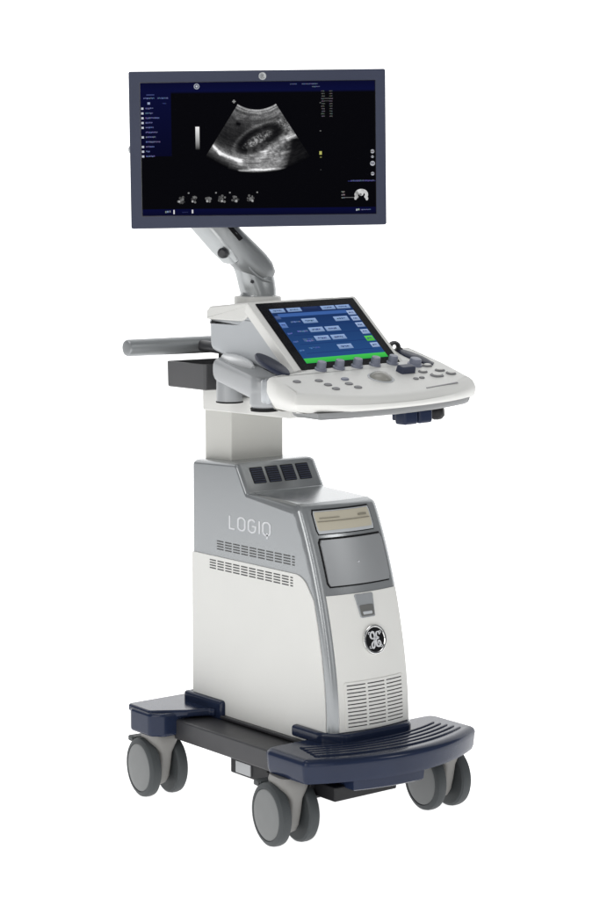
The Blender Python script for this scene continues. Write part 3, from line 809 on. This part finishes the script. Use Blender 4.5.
# the sector scan itself: a polar grid with a brightness per vertex
apx, apy = 116.5, -7.8; r0, r1 = 35.3, 98.5; nr_, na_ = 120, 130
G = rng.random((nr_ + 40, na_ + 40))
def smooth_noise(k):
    g = rng.random((nr_ // k + 4, na_ // k + 4))
    i = np.arange(nr_ + 1) / k; j = np.arange(na_ + 1) / k
    i0 = i.astype(int); j0 = j.astype(int); fi = (i - i0)[:, None]; fj = (j - j0)[None, :]
    return g[i0][:, j0] * (1 - fi) * (1 - fj) + g[i0 + 1][:, j0] * fi * (1 - fj) + g[i0][:, j0 + 1] * (1 - fi) * fj + g[i0 + 1][:, j0 + 1] * fi * fj
n2, n4, n9, n1 = smooth_noise(2), smooth_noise(4), smooth_noise(11), smooth_noise(1)
g_ = rng.random((nr_ + 2, na_ // 9 + 4)); jj = np.arange(na_ + 1) / 9; j0_ = jj.astype(int); fj_ = jj - j0_
lay_ = g_[:nr_ + 1][:, j0_] * (1 - fj_) + g_[:nr_ + 1][:, j0_ + 1] * fj_
lay_ = (lay_ + np.roll(lay_, 1, 0)) / 2
def gs(d, w): return math.exp(-(d / w) ** 2)
def seg(x, y, x0, y0, x1, y1):
    dx, dy = x1 - x0, y1 - y0; t = max(0, min(1, ((x - x0) * dx + (y - y0) * dy) / (dx * dx + dy * dy)))
    return math.hypot(x - x0 - dx * t, y - y0 - dy * t)
vid = {}
for i in range(nr_ + 1):
    for j in range(na_ + 1):
        a = R(-32.6 + 65.2 * j / na_); r = r0 + (r1 - r0) * i / nr_
        x = apx + r * math.sin(a); y = apy + r * math.cos(a) * (1 if True else 1)
        ad = math.degrees(a); d = (r - r0) / (r1 - r0)
        val = .105 + .03 * math.sin(d * 9)
        val += .42 * gs(r - r0 - 1.0, 1.0) + .30 * gs(r - r0 - 3.4, .9) + .12 * gs(r - r0 - 8, 3) + .10 * gs(seg(x, y, 112, 43, 120, 45), 2.2) + .09 * gs(seg(x, y, 96, 36, 104, 36), 1.5)
        val += .16 * gs(seg(x, y, 118, 33, 150, 30), 4) * .5
        # bean-shaped organ: dark rim, bright ragged core, lying up to the right
        ux, uy = x - 119, y - 56.5; th = R(-28); ex_, ey_ = ux * math.cos(th) + uy * math.sin(th), -ux * math.sin(th) + uy * math.cos(th)
        k = (ex_ / 24.0) ** 2 + (ey_ / 10.5) ** 2
        rim = gs(math.sqrt(k) - .82, .25)
        val *= 1 - .58 * rim
        val += .10 * gs(math.sqrt(k) - 1.2, .12)
        core = ((ex_ + 2) / 16.5) ** 2 + ((ey_ + .3) / 4.4) ** 2
        if core < 1.3: val += (.42 * max(0, n2[i, j] - .25) + .06) * max(0, 1.3 - core)
        val -= .12 * gs(seg(x, y, 97, 41.5, 98.5, 42), 1.8) + .1 * gs(seg(x, y, 100, 35.8, 108, 35.8), .9)
        val += .62 * gs(seg(x, y, 72.6, 63.5, 79, 71) , 1.4) + .62 * gs(seg(x, y, 79, 71, 99, 78.5), 1.5) + .22 * gs(seg(x, y, 74, 66, 99, 79), 5)
        val += (.34 * n4[i, j] + .14) * gs(seg(x, y, 122, 72, 150, 53), 4.2) + .40 * gs(seg(x, y, 148, 57, 156, 53), 2.2) + .30 * gs(seg(x, y, 141, 40, 150, 46), 4.0) * n2[i, j]
        val += .26 * gs(seg(x, y, 100, 80, 146, 71), 5.0) * (n4[i, j] + .3) + .16 * gs(seg(x, y, 108, 86, 142, 80), 5)
        if y > 60 and x > 106: val += .13 * n4[i, j]
        # deep bright line and the fade beyond it
        val += .75 * gs(seg(x, y, 98, 88.6, 144, 86.8), 1.3) * (.6 + .6 * n9[i, j])
        fade = 1.0
        if ad < -18: fade *= max(0, min(1, (74 + (x - 70) * .55 - y) / 9 + .35)) if y > 66 else 1
        fade *= 1 - max(0, min(1, (x - 144 + .25 * (y - 60)) / 9)) * (.93 if y > 57 else .35 * max(0, min(1, (y - 40) / 17)))
        if r > 95: fade *= max(0, (r1 - r) / 3.5)
        val *= fade ** .6 * (.62 + .30 * n1[i, j] + .34 * n2[i, j] + .12 * n9[i, j])
        val *= (.66 + .66 * lay_[i, j])
        val = .66 * (val * 1.42) ** 1.7
        val = max(.0006, min(.95, val))
        vid[i, j] = len(im.v); im.v.append(mi(x, y, .0004)); im.c.append((val, val, val * 1.01, 1))
for i in range(nr_):
    for j in range(na_): im.f.append((vid[i, j], vid[i + 1, j], vid[i + 1, j + 1], vid[i, j + 1]))
im.build('screen', mon)

# ------------------------------------------------------------------ the studio sweep it stands on
m = bpy.data.materials.new('glowing_white_sweep'); m.use_nodes = True
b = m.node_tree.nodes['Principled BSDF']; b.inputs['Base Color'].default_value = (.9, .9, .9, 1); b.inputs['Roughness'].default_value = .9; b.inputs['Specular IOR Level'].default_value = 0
b.inputs['Emission Color'].default_value = (1, 1, 1, 1); b.inputs['Emission Strength'].default_value = .9  # no lamp: glow added so the sweep stays pure white and shadowless
bm = NB(); psi = R(38.4); fw = Vector((math.sin(psi), math.cos(psi), 0)); rt = Vector((math.cos(psi), -math.sin(psi), 0))
sec = [(-7, 0), (2.2, 0)] + [(2.2 + 1.2 * math.sin(R(t)), 1.2 - 1.2 * math.cos(R(t))) for t in range(10, 91, 10)] + [(3.4, 5.5)]
rows = [[bm.verts.new(tuple(fw * d_ + rt * w + Vector((0, 0, z)))) for d_, z in sec] for w in (-6, 6)]
for i in range(len(sec) - 1): bm.faces.new((rows[0][i], rows[1][i], rows[1][i + 1], rows[0][i + 1]))
bd = link('backdrop', bm, m, None, smooth=40, wn=False, recalc=True); bd['kind'] = 'structure'

w = bpy.data.worlds.new('World'); scene.world = w; w.use_nodes = True
bg = w.node_tree.nodes['Background']; bg.inputs['Color'].default_value = (.92, .96, 1, 1); bg.inputs['Strength'].default_value = .22

def area(name, loc, target, size, power, col=(1, 1, 1)):
    l = bpy.data.lights.new(name, 'AREA'); l.shape = 'RECTANGLE'; l.size, l.size_y = size; l.energy = power; l.color = col
    o = bpy.data.objects.new(name, l); COL.objects.link(o); o.location = loc
    o.rotation_euler = (Vector(target) - Vector(loc)).to_track_quat('-Z', 'Y').to_euler(); return o
area('softbox_key', (-3.3, -1.0, 1.9), (0, 0, .7), (.8, 2.8), 28, (1, .985, .96))
area('softbox_fill', (-1.3, -4.2, 1.8), (0, 0, .7), (.7, 2.8), 9, (1, .99, .97))
area('added_side_light', (1.7, -3.0, 2.4), (0, 0, .6), (.7, 1.2), 11, (1, .99, .98))  # added lamp, placed to reflect as a gradient on the front face
area('edge_highlight_strip', (-2.5, -2.3, 1.5), (0, 0, .6), (.14, 2.6), 9.5, (1, .99, .98))  # added narrow lamp, placed to draw highlights along the rounded silver edges
area('softbox_top', (-.2, .2, 3.6), (0, 0, .6), (1.8, 1.8), 25)

# ------------------------------------------------------------------ camera
cd = bpy.data.cameras.new('camera'); cam = bpy.data.objects.new('camera', cd); COL.objects.link(cam)
cd.sensor_fit = 'VERTICAL'; cd.sensor_height = 36; cd.lens = 2060 / 900 * 36; cd.clip_end = 100
pit = math.atan(235 / 2060)
cam.location = (-2.636, -3.34, 1.2329)
cam.rotation_euler = (math.pi / 2 - pit, 0, -psi)
scene.camera = cam
scene.view_settings.view_transform = 'Standard'; scene.view_settings.look = 'None'; scene.view_settings.exposure = 0
for o in list(bpy.data.objects):
    if 'c' in o.keys(): del o['c']
